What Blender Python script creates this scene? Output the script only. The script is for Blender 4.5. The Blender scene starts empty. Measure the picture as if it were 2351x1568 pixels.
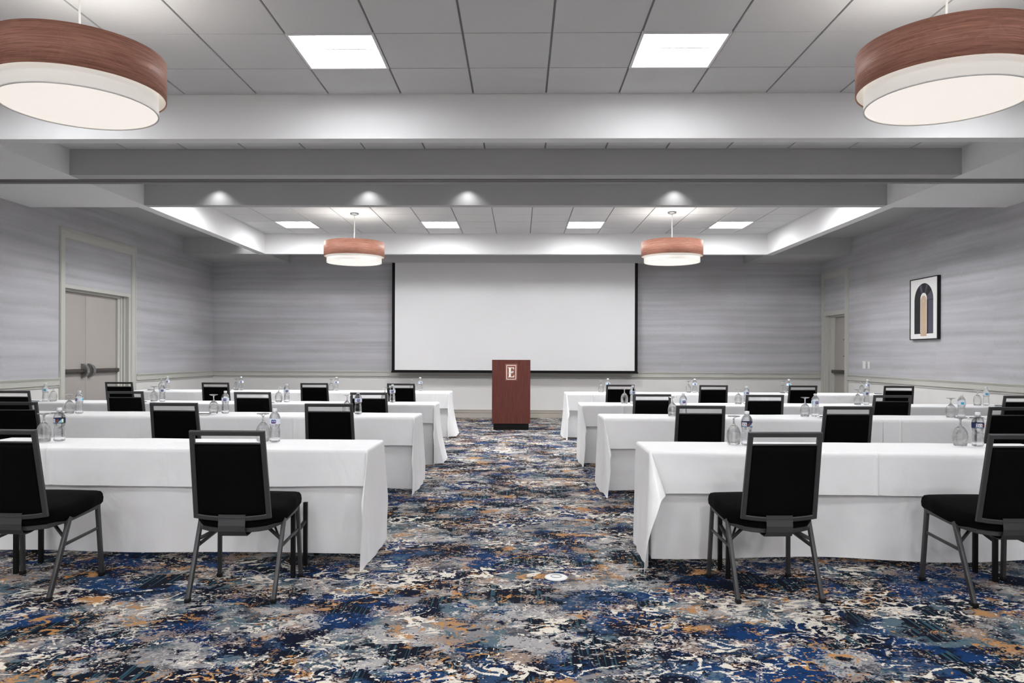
import bpy, bmesh, math, random
from mathutils import Vector, Matrix, noise
C = bpy.context.scene.collection
PI = math.pi
random.seed(7)

# ------------------------------------------------------------------ helpers
def lin(r, g, b):
    f = lambda c: (c/255/12.92 if c/255 <= .04045 else ((c/255+.055)/1.055)**2.4)
    return (f(r), f(g), f(b), 1)

class MB:
    """collects geometry for ONE mesh object"""
    def __init__(s): s.v = []; s.f = []; s.m = []; s.sm = []
    def add(s, vs, fs, mi=0, smooth=False):
        b = len(s.v); s.v += [tuple(v) for v in vs]
        for f in fs: s.f.append(tuple(b+i for i in f)); s.m.append(mi); s.sm.append(smooth)
    def box(s, x0, y0, z0, x1, y1, z1, mi=0, bev=0.0, rot=None, at=None):
        if bev <= 0:
            vs = [(x, y, z) for x in (x0, x1) for y in (y0, y1) for z in (z0, z1)]
            fs = [(0,1,3,2),(4,6,7,5),(0,4,5,1),(2,3,7,6),(0,2,6,4),(1,5,7,3)]
            sm = False
        else:
            bm = bmesh.new(); bmesh.ops.create_cube(bm, size=1)
            for v in bm.verts:
                v.co = Vector(((x0+x1)/2+v.co.x*(x1-x0), (y0+y1)/2+v.co.y*(y1-y0), (z0+z1)/2+v.co.z*(z1-z0)))
            bmesh.ops.bevel(bm, geom=list(bm.edges), offset=bev, segments=3, affect='EDGES', profile=.5)
            bm.verts.index_update()
            vs = [v.co.copy() for v in bm.verts]; fs = [[v.index for v in f.verts] for f in bm.faces]; bm.free(); sm = True
        if rot is not None: vs = [rot @ Vector(v) for v in vs]
        if at is not None: vs = [Vector(v)+Vector(at) for v in vs]
        s.add(vs, fs, mi, sm)
    def bar(s, p, q, w, h, up=(0,0,1), mi=0, bev=.003):
        p = Vector(p); q = Vector(q); d = (q-p); L = d.length; d.normalize()
        up = Vector(up); side = d.cross(up).normalized(); u = side.cross(d)
        R = Matrix((side, d, u)).transposed()
        s.box(-w/2, 0, -h/2, w/2, L, h/2, mi, bev, R, p)
    def sweep(s, pts, w, h, nrm, mi=0, closed=False, ch=.0035):
        """chamfered rectangular tube along a mitred polyline; w lies in the frame's plane, h along nrm"""
        pts = [Vector(p) for p in pts]; n = Vector(nrm).normalized(); k = len(pts); vs = []; fs = []
        a, c = w/2, h/2
        sec = [(-a+ch, -c), (a-ch, -c), (a, -c+ch), (a, c-ch), (a-ch, c), (-a+ch, c), (-a, c-ch), (-a, -c+ch)]
        for i, p in enumerate(pts):
            d0 = (p-pts[i-1]).normalized() if (i > 0 or closed) else (pts[1]-p).normalized()
            d1 = (pts[(i+1) % k]-p).normalized() if (i < k-1 or closed) else d0
            s0 = d0.cross(n).normalized(); s1 = d1.cross(n).normalized(); m = (s0+s1).normalized(); m = m/max(.35, m.dot(s0))
            nn = n-(d0+d1).normalized()*n.dot((d0+d1).normalized())
            for u, v in sec: vs.append(p+m*u+nn*v)
        for i in range(k if closed else k-1):
            j = (i+1) % k
            for q in range(8): fs.append((i*8+q, i*8+(q+1) % 8, j*8+(q+1) % 8, j*8+q))
        if not closed: fs.append(tuple(range(8))[::-1]); fs.append(tuple((k-1)*8+q for q in range(8)))
        s.add(vs, fs, mi)
    def lathe(s, prof, n=32, mi=0, at=(0,0,0), closed=False, smooth=True):
        vs = []; fs = []; k = len(prof)
        for i in range(n):
            a = 2*PI*i/n
            for r, z in prof: vs.append((at[0]+r*math.cos(a), at[1]+r*math.sin(a), at[2]+z))
        for i in range(n):
            j = (i+1) % n
            for q in range(k-1 if not closed else k):
                q2 = (q+1) % k
                a, b, c, d = i*k+q, j*k+q, j*k+q2, i*k+q2
                if prof[q][0] < 1e-6 and prof[q2][0] < 1e-6: continue
                if prof[q][0] < 1e-6: fs.append((a, c, d))
                elif prof[q2][0] < 1e-6: fs.append((a, b, c))
                else: fs.append((a, b, c, d))
        s.add(vs, fs, mi, smooth)
    def tube(s, pts, r, n=8, mi=0, cap=True):
        pts = [Vector(p) for p in pts]; vs = []; fs = []
        for i, p in enumerate(pts):
            t = (pts[min(i+1, len(pts)-1)]-pts[max(i-1, 0)]).normalized()
            a = Vector((0,0,1)) if abs(t.z) < .9 else Vector((1,0,0))
            u = t.cross(a).normalized(); w = t.cross(u)
            rr = r[i] if isinstance(r, (list, tuple)) else r
            for k in range(n):
                an = 2*PI*k/n; vs.append(p+(u*math.cos(an)+w*math.sin(an))*rr)
        for i in range(len(pts)-1):
            for k in range(n):
                k2 = (k+1) % n; fs.append((i*n+k, i*n+k2, (i+1)*n+k2, (i+1)*n+k))
        if cap: fs.append(tuple(range(n))[::-1]); fs.append(tuple((len(pts)-1)*n+k for k in range(n)))
        s.add(vs, fs, mi, True)
    def prism(s, poly, d0, d1, axis, mi=0):
        """poly in 2D, extruded between d0 and d1 along axis: 'x' poly=(y,z); 'y' poly=(x,z); 'z' poly=(x,y)"""
        mk = {'x': lambda a, b, d: (d, a, b), 'y': lambda a, b, d: (a, d, b), 'z': lambda a, b, d: (a, b, d)}[axis]
        n = len(poly)
        vs = [mk(a, b, d0) for a, b in poly]+[mk(a, b, d1) for a, b in poly]
        fs = [tuple(range(n)), tuple(range(2*n-1, n-1, -1))]+[(i, n+i, n+(i+1) % n, (i+1) % n) for i in range(n)]
        s.add(vs, fs, mi)
    def mesh(s, name, mats):
        me = bpy.data.meshes.new(name); me.from_pydata(s.v, [], s.f); me.update()
        for m in (mats if isinstance(mats, (list, tuple)) else [mats]): me.materials.append(m)
        me.polygons.foreach_set('material_index', s.m); me.polygons.foreach_set('use_smooth', s.sm)
        bm = bmesh.new(); bm.from_mesh(me); bmesh.ops.recalc_face_normals(bm, faces=bm.faces[:])
        bm.to_mesh(me); bm.free(); me.update(); return me
    def build(s, name, mats, parent=None):
        o = bpy.data.objects.new(name, s.mesh(name, mats)); C.objects.link(o)
        if parent is not None: o.parent = parent
        return o

def tag(o, label, cat, group=None):
    o['label'] = label; o['category'] = cat
    if group: o['group'] = group
    return o
def thing(name, label, cat, loc=(0,0,0), rz=0, group=None):
    o = bpy.data.objects.new(name, None); C.objects.link(o); o.empty_display_size = .1
    o.location = loc; o.rotation_euler = (0, 0, rz)
    return tag(o, label, cat, group)
def struct(o, label, cat):
    o['kind'] = 'structure'; o['label'] = label; o['category'] = cat; return o
def dup(root, loc, rz, label, group=None):
    r = root.copy(); C.objects.link(r); r.location = loc; r.rotation_euler = (0, 0, rz); r['label'] = label
    if group: r['group'] = group
    for ch in list(root.children):
        c = ch.copy(); C.objects.link(c); c.parent = r
        for g in list(ch.children):
            d = g.copy(); C.objects.link(d); d.parent = c
    return r

# ------------------------------------------------------------------ materials
class NT:
    def __init__(s, name):
        s.mat = bpy.data.materials.new(name); s.mat.use_nodes = True
        s.t = s.mat.node_tree; s.n = s.t.nodes; s.l = s.t.links
        s.bsdf = s.n['Principled BSDF']
    def set(s, sock, val):
        if hasattr(val, 'is_linked') or isinstance(val, bpy.types.NodeSocket): s.l.new(val, sock)
        else: sock.default_value = val
    def math(s, op, a, b=0.0, c=0.0, clamp=False):
        n = s.n.new('ShaderNodeMath'); n.operation = op; n.use_clamp = clamp
        s.set(n.inputs[0], a); s.set(n.inputs[1], b); s.set(n.inputs[2], c); return n.outputs[0]
    def pos(s):
        return s.n.new('ShaderNodeNewGeometry').outputs['Position']
    def obj(s):
        return s.n.new('ShaderNodeTexCoord').outputs['Object']
    def sep(s, v):
        n = s.n.new('ShaderNodeSeparateXYZ'); s.l.new(v, n.inputs[0]); return n.outputs
    def comb(s, x, y, z=0.0):
        n = s.n.new('ShaderNodeCombineXYZ'); s.set(n.inputs[0], x); s.set(n.inputs[1], y); s.set(n.inputs[2], z); return n.outputs[0]
    def noise(s, v, scale=1.0, detail=2.0, rough=.5, dist=0.0):
        n = s.n.new('ShaderNodeTexNoise'); s.l.new(v, n.inputs['Vector'])
        n.inputs['Scale'].default_value = scale; n.inputs['Detail'].default_value = detail
        n.inputs['Roughness'].default_value = rough; n.inputs['Distortion'].default_value = dist
        return n.outputs['Fac']
    def step(s, v, lo, hi):
        n = s.n.new('ShaderNodeMapRange'); n.clamp = True
        s.set(n.inputs[0], v); n.inputs[1].default_value = lo; n.inputs[2].default_value = hi
        n.inputs[3].default_value = 0; n.inputs[4].default_value = 1; return n.outputs[0]
    def mix(s, f, a, b):
        n = s.n.new('ShaderNodeMix'); n.data_type = 'RGBA'
        s.set(n.inputs['Factor'], f); s.set(n.inputs['A'], a) if False else None
        s.set(n.inputs[6], a); s.set(n.inputs[7], b); return n.outputs[2]
    def bump(s, h, strength=.2, dist=.01):
        n = s.n.new('ShaderNodeBump'); n.inputs['Strength'].default_value = strength; n.inputs['Distance'].default_value = dist
        s.l.new(h, n.inputs['Height']); s.l.new(n.outputs[0], s.bsdf.inputs['Normal'])
    def out(s, color, rough=.5, metal=0.0, spec=.5):
        s.set(s.bsdf.inputs['Base Color'], color); s.set(s.bsdf.inputs['Roughness'], rough)
        s.bsdf.inputs['Metallic'].default_value = metal; s.bsdf.inputs['Specular IOR Level'].default_value = spec
        return s.mat

def plain(name, rgb, rough=.6, metal=0.0, spec=.4, var=.04, scale=6.0):
    t = NT(name); c = lin(*rgb); n = t.noise(t.obj(), scale, 3)
    lo = tuple(x*(1-var) for x in c[:3])+(1,); hi = tuple(min(1, x*(1+var)) for x in c[:3])+(1,)
    return t.out(t.mix(n, lo, hi), rough, metal, spec)
def emit(name, rgb, strength):
    t = NT(name); t.bsdf.inputs['Emission Color'].default_value = lin(*rgb); t.bsdf.inputs['Emission Strength'].default_value = strength
    return t.out(lin(*rgb), .6)

def wallpaper():
    t = NT('wallpaper'); x, y, z = t.sep(t.pos()); h = t.math('ADD', x, y)
    seam = t.math('FLOOR', t.math('MULTIPLY', h, .75))                     # drops of paper
    zz = t.math('ADD', z, t.math('MULTIPLY', t.noise(t.comb(h, z, 0.0), .8, 2), .07))
    rag = t.noise(t.comb(t.math('MULTIPLY', h, 22), t.math('MULTIPLY', z, 5), 4.0), 1.0, 2)
    zz = t.math('ADD', zz, t.math('MULTIPLY', rag, .035))
    b1 = t.noise(t.comb(t.math('MULTIPLY', h, .20), t.math('MULTIPLY', zz, 9.5), t.math('MULTIPLY', seam, .12)), 1.0, 2, .5)
    b2 = t.noise(t.comb(t.math('MULTIPLY', h, .7), t.math('MULTIPLY', zz, 2.2), 3.0), 1.0, 2)
    fib = t.noise(t.comb(t.math('MULTIPLY', h, 150), t.math('MULTIPLY', z, 26), 1.0), 1.0, 2)
    tint = t.noise(t.comb(t.math('MULTIPLY', h, .9), t.math('MULTIPLY', z, 1.4), 7.0), 1.0, 2)
    c = t.mix(t.step(t.math('ADD', t.math('MULTIPLY', b1, .7), t.math('MULTIPLY', b2, .3)), .30, .68), lin(156,156,158), lin(195,195,199))
    c = t.mix(t.math('MULTIPLY', t.step(tint, .5, .75), .4), c, lin(168,158,158))
    c = t.mix(t.math('MULTIPLY', t.step(fib, .35, .7), .22), c, lin(205,205,208))
    t.bump(fib, .25, .002)
    return t.out(c, .75, 0, .25)

def carpet():
    t = NT('carpet'); x, y, z = t.sep(t.pos())
    q = lambda v, s: t.math('MULTIPLY', t.math('FLOOR', t.math('MULTIPLY', v, 1/s)), s)
    mul = lambda v, k: t.math('MULTIPLY', v, k)
    wob = t.noise(t.comb(x, y), 9, 2)
    xq = q(t.math('ADD', x, mul(wob, .08)), .0065); yq = q(t.math('ADD', y, mul(wob, .05)), .0065)
    grit = t.math('SUBTRACT', t.noise(t.comb(mul(xq, 30), mul(yq, 40)), 1, 3, .7), .5)
    fine = t.math('SUBTRACT', t.noise(t.comb(mul(xq, 80), mul(yq, 100), 5.0), 1, 2, .7), .5)
    def field(seed, sx, sy, detail=3):
        return t.noise(t.comb(mul(xq, sx), mul(yq, sy), seed), 1, detail, .55)
    def patch(seed, sx, sy, lo, g=.22, detail=3, w=.010, h=0.0):
        n = t.math('ADD', field(seed, sx, sy, detail), mul(grit, g))
        if h: n = t.math('ADD', n, mul(fine, h))
        return t.step(n, lo-w, lo+w)
    # worn slate and grey ground
    base = t.mix(patch(1.0, 2.4, 2.6, .49, .25), lin(124,124,126), lin(82,101,111))
    base = t.mix(mul(patch(2.3, 3.6, 3.8, .515, .35, 3, .01, .35), .85), base, lin(168,164,162))
    base = t.mix(mul(patch(9.1, 5.5, 6.2, .57, .35, 3, .01, .55), .75), base, lin(30,34,48))
    # navy and blue fields
    blue = t.mix(patch(4.2, 3.0, 3.2, .51, .40, 3, .05, .2), lin(9,15,33), lin(15,50,94))
    blue = t.mix(mul(patch(5.7, 4.2, 4.4, .58, .35, 3, .03, .5), .6), blue, lin(54,82,114))
    stripes = t.noise(t.comb(mul(x, 75), mul(y, 1.6), 2.0), 1, 1)
    st = t.step(stripes, .56, .59)
    m_blue = patch(3.7, 2.0, 2.2, .478, .26, 3, .01, .12)
    col = t.mix(m_blue, base, blue)
    # dark bands combed with fine teal stripes that run the length of the room
    band = patch(12.4, 3.2, 3.4, .56, .14)
    col = t.mix(band, col, t.mix(st, lin(12,17,31), lin(46,76,88)))
    # orange and tan fields
    col = t.mix(patch(7.9, 3.0, 3.3, .65, .22, 3, .01, .25), col, lin(172,128,84))
    col = t.mix(mul(patch(15.2, 4.4, 4.6, .62, .35, 3, .01, .6), .85), col, lin(152,134,122))
    # broken meandering lines in cream and orange
    def lines(seed, s, w, lo, rs):
        n = t.noise(t.comb(mul(xq, s*.78), mul(yq, s), seed), 1, 2.0, .55, .9)
        d = t.math('ABSOLUTE', t.math('SUBTRACT', n, .5))
        r = t.math('ADD', t.noise(t.comb(mul(xq, rs), mul(yq, rs*1.3), seed+3), 1, 3, .6), mul(grit, .55))
        return mul(t.step(d, w, w*.85), t.step(r, lo-.01, lo+.01))
    col = t.mix(lines(21.0, 8.5, .020, .545, 2.0), col, lin(176,130,82))
    col = t.mix(lines(31.0, 7.5, .034, .53, 1.7), col, lin(216,209,196))
    col = t.mix(lines(41.0, 11, .025, .55, 2.4), col, lin(194,188,180))
    fl = t.noise(t.comb(mul(xq, 17), mul(yq, 23), 51.0), 1, 2, .6)
    col = t.mix(t.step(fl, .70, .71), col, lin(208,200,188))
    fo = t.noise(t.comb(mul(xq, 15), mul(yq, 20), 61.0), 1, 2, .6)
    col = t.mix(t.step(fo, .71, .72), col, lin(174,128,86))
    fd = t.noise(t.comb(mul(xq, 13), mul(yq, 16), 71.0), 1, 3, .7)
    col = t.mix(t.step(fd, .60, .62), col, lin(20,24,42))
    pile = t.noise(t.pos(), 420, 1)
    t.bump(pile, .35, .004)
    return t.out(col, .95, 0, .1)

def wood(name, dark, light, cyl=True, sx=3.0, sz=60.0, rough=.42):
    t = NT(name); x, y, z = t.sep(t.obj())
    if cyl:
        a = t.math('ARCTAN2', y, x)
        u = t.comb(t.math('COSINE', a), t.math('SINE', a), 0.0)
        v = t.comb(t.math('MULTIPLY', t.math('COSINE', a), sx), t.math('MULTIPLY', t.math('SINE', a), sx), t.math('MULTIPLY', z, sz))
        big = t.noise(t.comb(t.math('MULTIPLY', t.math('COSINE', a), 1.6), t.math('MULTIPLY', t.math('SINE', a), 1.6), t.math('MULTIPLY', z, 7)), 1, 2, .5, .8)
    else:
        v = t.comb(t.math('MULTIPLY', x, sz), t.math('MULTIPLY', y, sz), t.math('MULTIPLY', z, sx))
        big = t.noise(t.comb(t.math('MULTIPLY', x, 9), t.math('MULTIPLY', y, 9), t.math('MULTIPLY', z, 1.2)), 1, 2, .5, .5)
    fine = t.noise(v, 1, 3, .6)
    rings = t.math('FRACT', t.math('MULTIPLY', big, 9.0))
    f = t.math('ADD', t.math('MULTIPLY', fine, .93), t.math('MULTIPLY', rings, .07))
    t.bump(fine, .15, .002)
    return t.out(t.mix(t.step(f, .3, .72), lin(*dark), lin(*light)), rough, 0, .4)

def fabric_black():
    t = NT('black_fabric'); x, y, z = t.sep(t.obj())
    n = t.noise(t.comb(t.math('MULTIPLY', x, 60), t.math('MULTIPLY', y, 300), t.math('MULTIPLY', z, 600)), 1, 2)
    t.bump(n, .15, .001)
    return t.out(t.mix(t.step(n, .35, .75), lin(4,4,4), lin(10,10,11)), .9, 0, .08)

def linen(name, v):
    t = NT(name); n = t.noise(t.pos(), 5, 3); w = t.noise(t.pos(), 260, 1)
    x, y, z = t.sep(t.pos())
    big = t.noise(t.comb(t.math('MULTIPLY', x, 3.2), t.math('MULTIPLY', y, 3.2), t.math('MULTIPLY', z, 2.4)), 1, 3, .5, .8)
    t.bump(t.math('ADD', big, t.math('MULTIPLY', w, .01)), .55, .03)
    a = lin(v-4, v-4, v-4); b = lin(v, v, v)
    return t.out(t.mix(n, a, b), .8, 0, .2)

def glass(name, ior, clear, tint=(1,1,1,1)):
    t = NT(name); g = t.n.new('ShaderNodeBsdfGlass'); g.inputs['IOR'].default_value = ior; g.inputs['Roughness'].default_value = 0.0
    g.inputs['Color'].default_value = tint
    tr = t.n.new('ShaderNodeBsdfTransparent'); m = t.n.new('ShaderNodeMixShader'); m.inputs[0].default_value = clear
    nz = t.noise(t.obj(), 40, 1); t.l.new(t.math('MULTIPLY', nz, clear*2), m.inputs[0])
    t.l.new(g.outputs[0], m.inputs[1]); t.l.new(tr.outputs[0], m.inputs[2])
    t.l.new(m.outputs[0], t.n['Material Output'].inputs['Surface']); return t.mat

M = {}
M['paper'] = wallpaper(); M['carpet'] = carpet()
M['wainscot'] = plain('wainscot_paint', (222,221,218), .5, var=.02)
M['trim'] = plain('trim_paint', (190,190,182), .45, var=.02)
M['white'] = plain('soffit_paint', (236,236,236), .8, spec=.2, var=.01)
M['shadeceil'] = plain('coffer_paint_shaded', (186,186,186), .8, spec=.2, var=.01)  # soffit paint darkened; the coffers' shade is put into this colour
M['tile'] = plain('ceiling_tile', (222,222,222), .9, spec=.15, var=.03, scale=60)
M['tbar'] = plain('ceiling_grid_metal', (150,150,150), .6)
M['cove'] = plain('wall_base', (176,170,160), .6)
M['doorskin'] = plain('door_paint', (168,163,157), .5, var=.02)
M['bronze'] = plain('dark_bronze', (86,82,78), .4, .6)
M['steel'] = plain('brushed_steel', (150,150,150), .35, .8)
M['track'] = plain('track_metal', (128,128,128), .5, .2)
M['slot'] = plain('track_slot', (48,48,48), .7)
M['black'] = plain('black_border', (8,8,8), .6, spec=.2)
M['screen'] = plain('screen_vinyl', (228,228,228), .8, spec=.15, var=.01)
M['housing'] = plain('housing_white', (200,200,200), .6, var=.01)
M['lens'] = emit('troffer_lens', (250,251,253), 6.5); M['lens_fill'] = emit('troffer_lens_fill', (250,251,253), 22.0); M['lens_rear'] = emit('troffer_lens_rear', (250,251,253), 12.5); M['lens_hidden'] = emit('troffer_lens_inner', (250,251,253), 25.0)  # second lens is boosted fill for the added lights behind the camera
M['recess'] = plain('troffer_white', (240,240,240), .5, var=.01)
M['veneer'] = wood('lamp_veneer', (136,87,70), (192,138,117), True, 2.2, 150.0, .55)
M['lampfabric'] = emit('lamp_fabric', (234,229,222), .13)
M['lampdiff'] = emit('lamp_diffuser', (255,248,240), .19)
M['lampup'] = emit('lamp_glow', (255,252,248), .9)
M['cord'] = plain('cord_white', (232,230,226), .5)
M['frame'] = plain('chair_metal', (72,72,73), .42, .5, var=.06, scale=40)
M['blackmetal'] = plain('black_metal', (14,14,14), .5, .3)
M['fabric'] = fabric_black()
M['cloth'] = linen('white_linen', 246); M['skirt'] = linen('skirt_linen', 240)
M['board'] = plain('table_board', (150,130,105), .6)
M['mahogany'] = wood('podium_wood', (72,32,25), (106,51,41), False, 3.0, 70.0, .45)
M['plate'] = plain('plaque_brown', (134,84,70), .5); M['cream'] = plain('logo_cream', (244,238,230), .5)
M['leafgrey'] = plain('logo_leaf', (205,203,202), .5)
M['glassware'] = glass('goblet_glass', 1.40, .30, (.97,.97,.97,1)); M['water'] = glass('bottle_water', 1.30, .42, (.96,.97,.98,1))
M['cap'] = plain('bottle_cap', (240,242,244), .4); M['sleeve'] = plain('label_white', (226,232,242), .4)
M['navy'] = plain('label_navy', (28,38,78), .4); M['purple'] = plain('label_purple', (104,44,104), .4)
M['cyan'] = plain('label_cyan', (70,178,208), .4); M['brown'] = plain('label_brown', (122,68,44), .4)
M['green'] = plain('label_green', (150,196,110), .4); M['print_white'] = plain('label_print', (246,246,248), .4)
M['sky'] = plain('label_sky', (150,190,220), .4); M['oval'] = plain('label_blue', (38,60,128), .4)
M['pad'] = plain('pad_paper', (244,244,244), .8, var=.01); M['penbody'] = plain('pen_grey', (96,96,98), .35, .3)
M['switch'] = plain('switch_plastic', (226,226,222), .4)
M['mat_board'] = plain('picture_mat', (232,231,228), .7, var=.01); M['vinyl'] = plain('print_black', (36,36,40), .5)
M['vinyl2'] = plain('print_slate', (78,76,90), .5); M['tan'] = plain('print_tan', (196,172,146), .6)
M['frameblack'] = plain('picture_frame', (12,12,13), .4)

# ------------------------------------------------------------------ room dimensions
H = 1.28
XL, XR, YB, YF = -6.398, 6.192, 15.35, -8.6
HS, H1, H2, H4, HR = H+1.9194, H+2.3117, H+2.1956, H+2.3036, H+2.2338
CL, CR = -4.832, 4.627
Y1, Y1B, Y2, Y3A, Y3, Y3B, Y4, Y4B = 6.543, 6.674, 7.86, 8.278, 9.44, 9.575, 13.98, 14.10
TOP = H+2.75
RAIL = .955

# floor
b = MB(); b.add([(XL-.6, YF, 0), (XR+.6, YF, 0), (XR+.6, YB+.1, 0), (XL-.6, YB+.1, 0)], [(0,1,2,3)])
struct(b.build('floor', M['carpet']), 'patterned carpet in navy, slate, cream and orange over the whole room', 'floor')

# walls: painted wainscot up to the rail, wallpaper above, as faces of one wall mesh
def wall(name, p, q, holes, label):
    """vertical wall slab from p to q (plan points); holes = (d0, d1, ztop) along it"""
    p = Vector(p); q = Vector(q); L = (q-p).length; d = (q-p)/L; n = Vector((-d.y, d.x))
    b = MB()
    def quad(a0, a1, z0, z1):
        for lo, hi, mi in ((z0, min(z1, RAIL), 1), (max(z0, RAIL), z1, 0)):
            if hi-lo > 1e-4:
                A = p+d*a0; B = p+d*a1; T = .2
                vs = [(A.x, A.y, lo), (B.x, B.y, lo), (B.x, B.y, hi), (A.x, A.y, hi)]
                vs += [(v[0]+n.x*T, v[1]+n.y*T, v[2]) for v in vs]
                b.add(vs, [(0,1,2,3), (4,7,6,5), (0,4,5,1), (3,2,6,7), (0,3,7,4), (1,5,6,2)], mi)
    x = 0
    for d0, d1, zt in holes:
        quad(x, d0, 0, TOP); quad(d0, d1, zt, TOP); x = d1
    quad(x, L, 0, TOP)
    o = b.build(name, [M['paper'], M['wainscot']]); return struct(o, label, 'wall')
DL0, DL1, DLT = 10.309, 12.09, 2.27
DR0, DR1, DRT = 14.235, 15.19, 2.14
wall('wall_left', (XL, YF), (XL, YB), [(DL0-YF, DL1-YF, DLT)], 'grey streaked wallpaper wall with the tall double door on the left')
wall('wall_right', (XR, YB), (XR, YF), [(YB-DR1, YB-DR0, DRT)], 'grey streaked wallpaper wall with the framed print and single door')
wall('wall_back', (XL, YB), (XR, YB), [], 'grey streaked wallpaper wall behind the projection screen and podium')
wall('wall_front', (XR, YF), (XL, YF), [], 'wall behind the camera facing the projection screen')

# chair rail: stepped profile; base moulding and cove base
def rail_run(name, p, q, inward, label, prof, mat, cat='trim'):
    b = MB(); p = Vector(p); q = Vector(q); n = Vector(inward)
    for t0, z0, z1 in prof:
        A = p; B = q
        vs = [(A.x, A.y, z0), (B.x, B.y, z0), (B.x, B.y, z1), (A.x, A.y, z1)]
        vs += [(v[0]+n.x*t0, v[1]+n.y*t0, v[2]) for v in vs]
        b.add(vs, [(0,3,2,1), (4,5,6,7), (0,1,5,4), (3,7,6,2), (0,4,7,3), (1,2,6,5)])
    return struct(b.build(name, mat), label, cat)
PR = [(.034, RAIL-.014, RAIL), (.026, RAIL-.030, RAIL-.014), (.018, RAIL-.088, RAIL-.030), (.028, RAIL-.104, RAIL-.088), (.014, RAIL-.135, RAIL-.122)]
BP = [(.022, .150, .168), (.016, .104, .150)]; BC = [(.008, 0, .104)]
k = 0
for nm, p, q, n in (('left', (XL, YF), (XL, DL0-.132), (1,0)), ('left beyond the double door', (XL, DL1+.162), (XL, YB), (1,0)),
                    ('back', (XL, YB), (XR, YB), (0,-1)), ('right', (XR, YF), (XR, DR0-.172), (-1,0))):
    k += 1
    rail_run('trim_%d' % k, p, q, n, 'pale grey moulded chair rail along the %s wall' % nm, PR, M['trim'])
    rail_run('baseboard_%s' % nm.replace(' beyond the double door', '_far'), p, q, n, 'pale base moulding along the foot of the %s wall' % nm, BP+BC, M['cove'], 'baseboard')

# doors -------------------------------------------------------------
def casing(b, x, s, y0, y1, zt, w0, w1, wt):
    """stepped casing around an opening on a side wall; s = inward direction"""
    for t, a, c in ((.008, 0, 1), (.016, .10, .93), (.012, .04, .97), (.021, .70, .86)):
        b.box(min(x, x+s*t), y0-w0*c, 0, max(x, x+s*t), y0-w0*a, zt+wt*a)
        b.box(min(x, x+s*t), y1+w1*a, 0, max(x, x+s*t), y1+w1*c, zt+wt*a)
        b.box(min(x, x+s*t), y0-w0*c, zt+wt*a, max(x, x+s*t), y1+w1*c, zt+wt*c)
d1 = thing('door_1', 'beige double door with steel push bars in the left wall', 'door', (0,0,0)); d1['kind'] = 'structure'
b = MB(); casing(b, XL, 1, DL0, DL1, 2.916, .130, .160, .145); b.build('door_casing', M['trim'], d1)
XD = XL-.12
b = MB()
b.box(XD-.05, DL0, DLT-.085, XD+.035, DL1, DLT); b.box(XD-.05, DL0, DLT-.05, XL-.001, DL1, DLT-.0)
for y0, y1, x1 in ((DL1-.235, DL1-.10, XD+.03), (DL1-.17, DL1-.14, XD+.045), (DL1-.10, DL1-.06, XD+.06), (DL1-.06, DL1, XL-.002), (DL0, DL0+.02, XL-.002)):
    b.box(XD-.05, y0, 0, x1, y1, DLT-.04)
b.build('door_frame', M['trim'], d1)
ymid = 11.02
for i, (y0, y1) in enumerate(((DL0+.022, ymid-.003), (ymid+.003, DL1-.237))):
    b = MB(); b.box(XD-.045, y0, .012, XD, y1, DLT-.088, bev=.002); leaf = b.build('door_leaf', M['doorskin'], d1)
    ya, yb = (y0+.02, y1-.06) if i == 0 else (y0+.06, y1+.01)
    b = MB(); b.box(XD, ya, 1.00, XD+.055, yb, 1.062, bev=.006); b.box(XD, ya, 1.012, XD+.068, yb-.18 if i else yb, 1.05, bev=.008)
    b.build('push_bar', M['bronze'], leaf)
    b = MB(); yc = y1-.085 if i == 0 else y0+.075
    prof = [(XD, .93), (XD+.02, .93), (XD+.075, .965), (XD+.098, 1.01), (XD+.098, 1.06), (XD+.075, 1.105), (XD+.02, 1.14), (XD, 1.14)]
    b.prism(prof, yc-.032, yc+.032, 'y'); b.build('bar_bracket', M['steel'], leaf)
d2 = thing('door_2', 'beige single door with dark push bar in the right wall corner', 'door', (0,0,0)); d2['kind'] = 'structure'
b = MB(); casing(b, XR, -1, DR0, DR1, 2.85, .165, .13, .125); b.build('door_casing', M['trim'], d2)
XD2 = XR+.10
b = MB()
b.box(XR-.012, DR0, 2.11, XD2+.05, DR1, 2.195); b.box(XD2-.03, DR0, 2.07, XD2+.05, DR1, 2.115)
for y0, y1, x0 in ((DR1-.04, DR1, XR+.002), (DR1-.10, DR1-.04, XR+.03), (DR1-.28, DR1-.10, XD2-.02), (DR1-.15, DR1-.12, XD2-.035), (DR0, DR0+.015, XR+.002)):
    b.box(x0, y0, 0, XD2+.05, y1, 2.115)
b.build('door_frame', M['trim'], d2)
b = MB(); b.box(XD2, DR0+.017, .012, XD2+.045, DR1-.282, 2.068, bev=.002); leaf = b.build('door_leaf', M['doorskin'], d2)
b = MB(); b.box(XD2-.06, DR0+.02, .965, XD2, DR1-.24, 1.03, bev=.006); b.build('push_bar', M['bronze'], leaf)
b = MB(); b.box(XD2-.064, DR0+.03, .97, XD2-.02, DR0+.075, 1.022, bev=.004); b.build('bar_end_cap', M['switch'], leaf)
b = MB(); b.tube([(XD2+.002, DR0+.28, 1.30), (XD2-.006, DR0+.28, 1.30)], .012, 10); b.tube([(XD2+.002, DR0+.28, 1.62), (XD2-.006, DR0+.28, 1.62)], .012, 10)
b.build('viewer_screws', M['bronze'], leaf)

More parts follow.
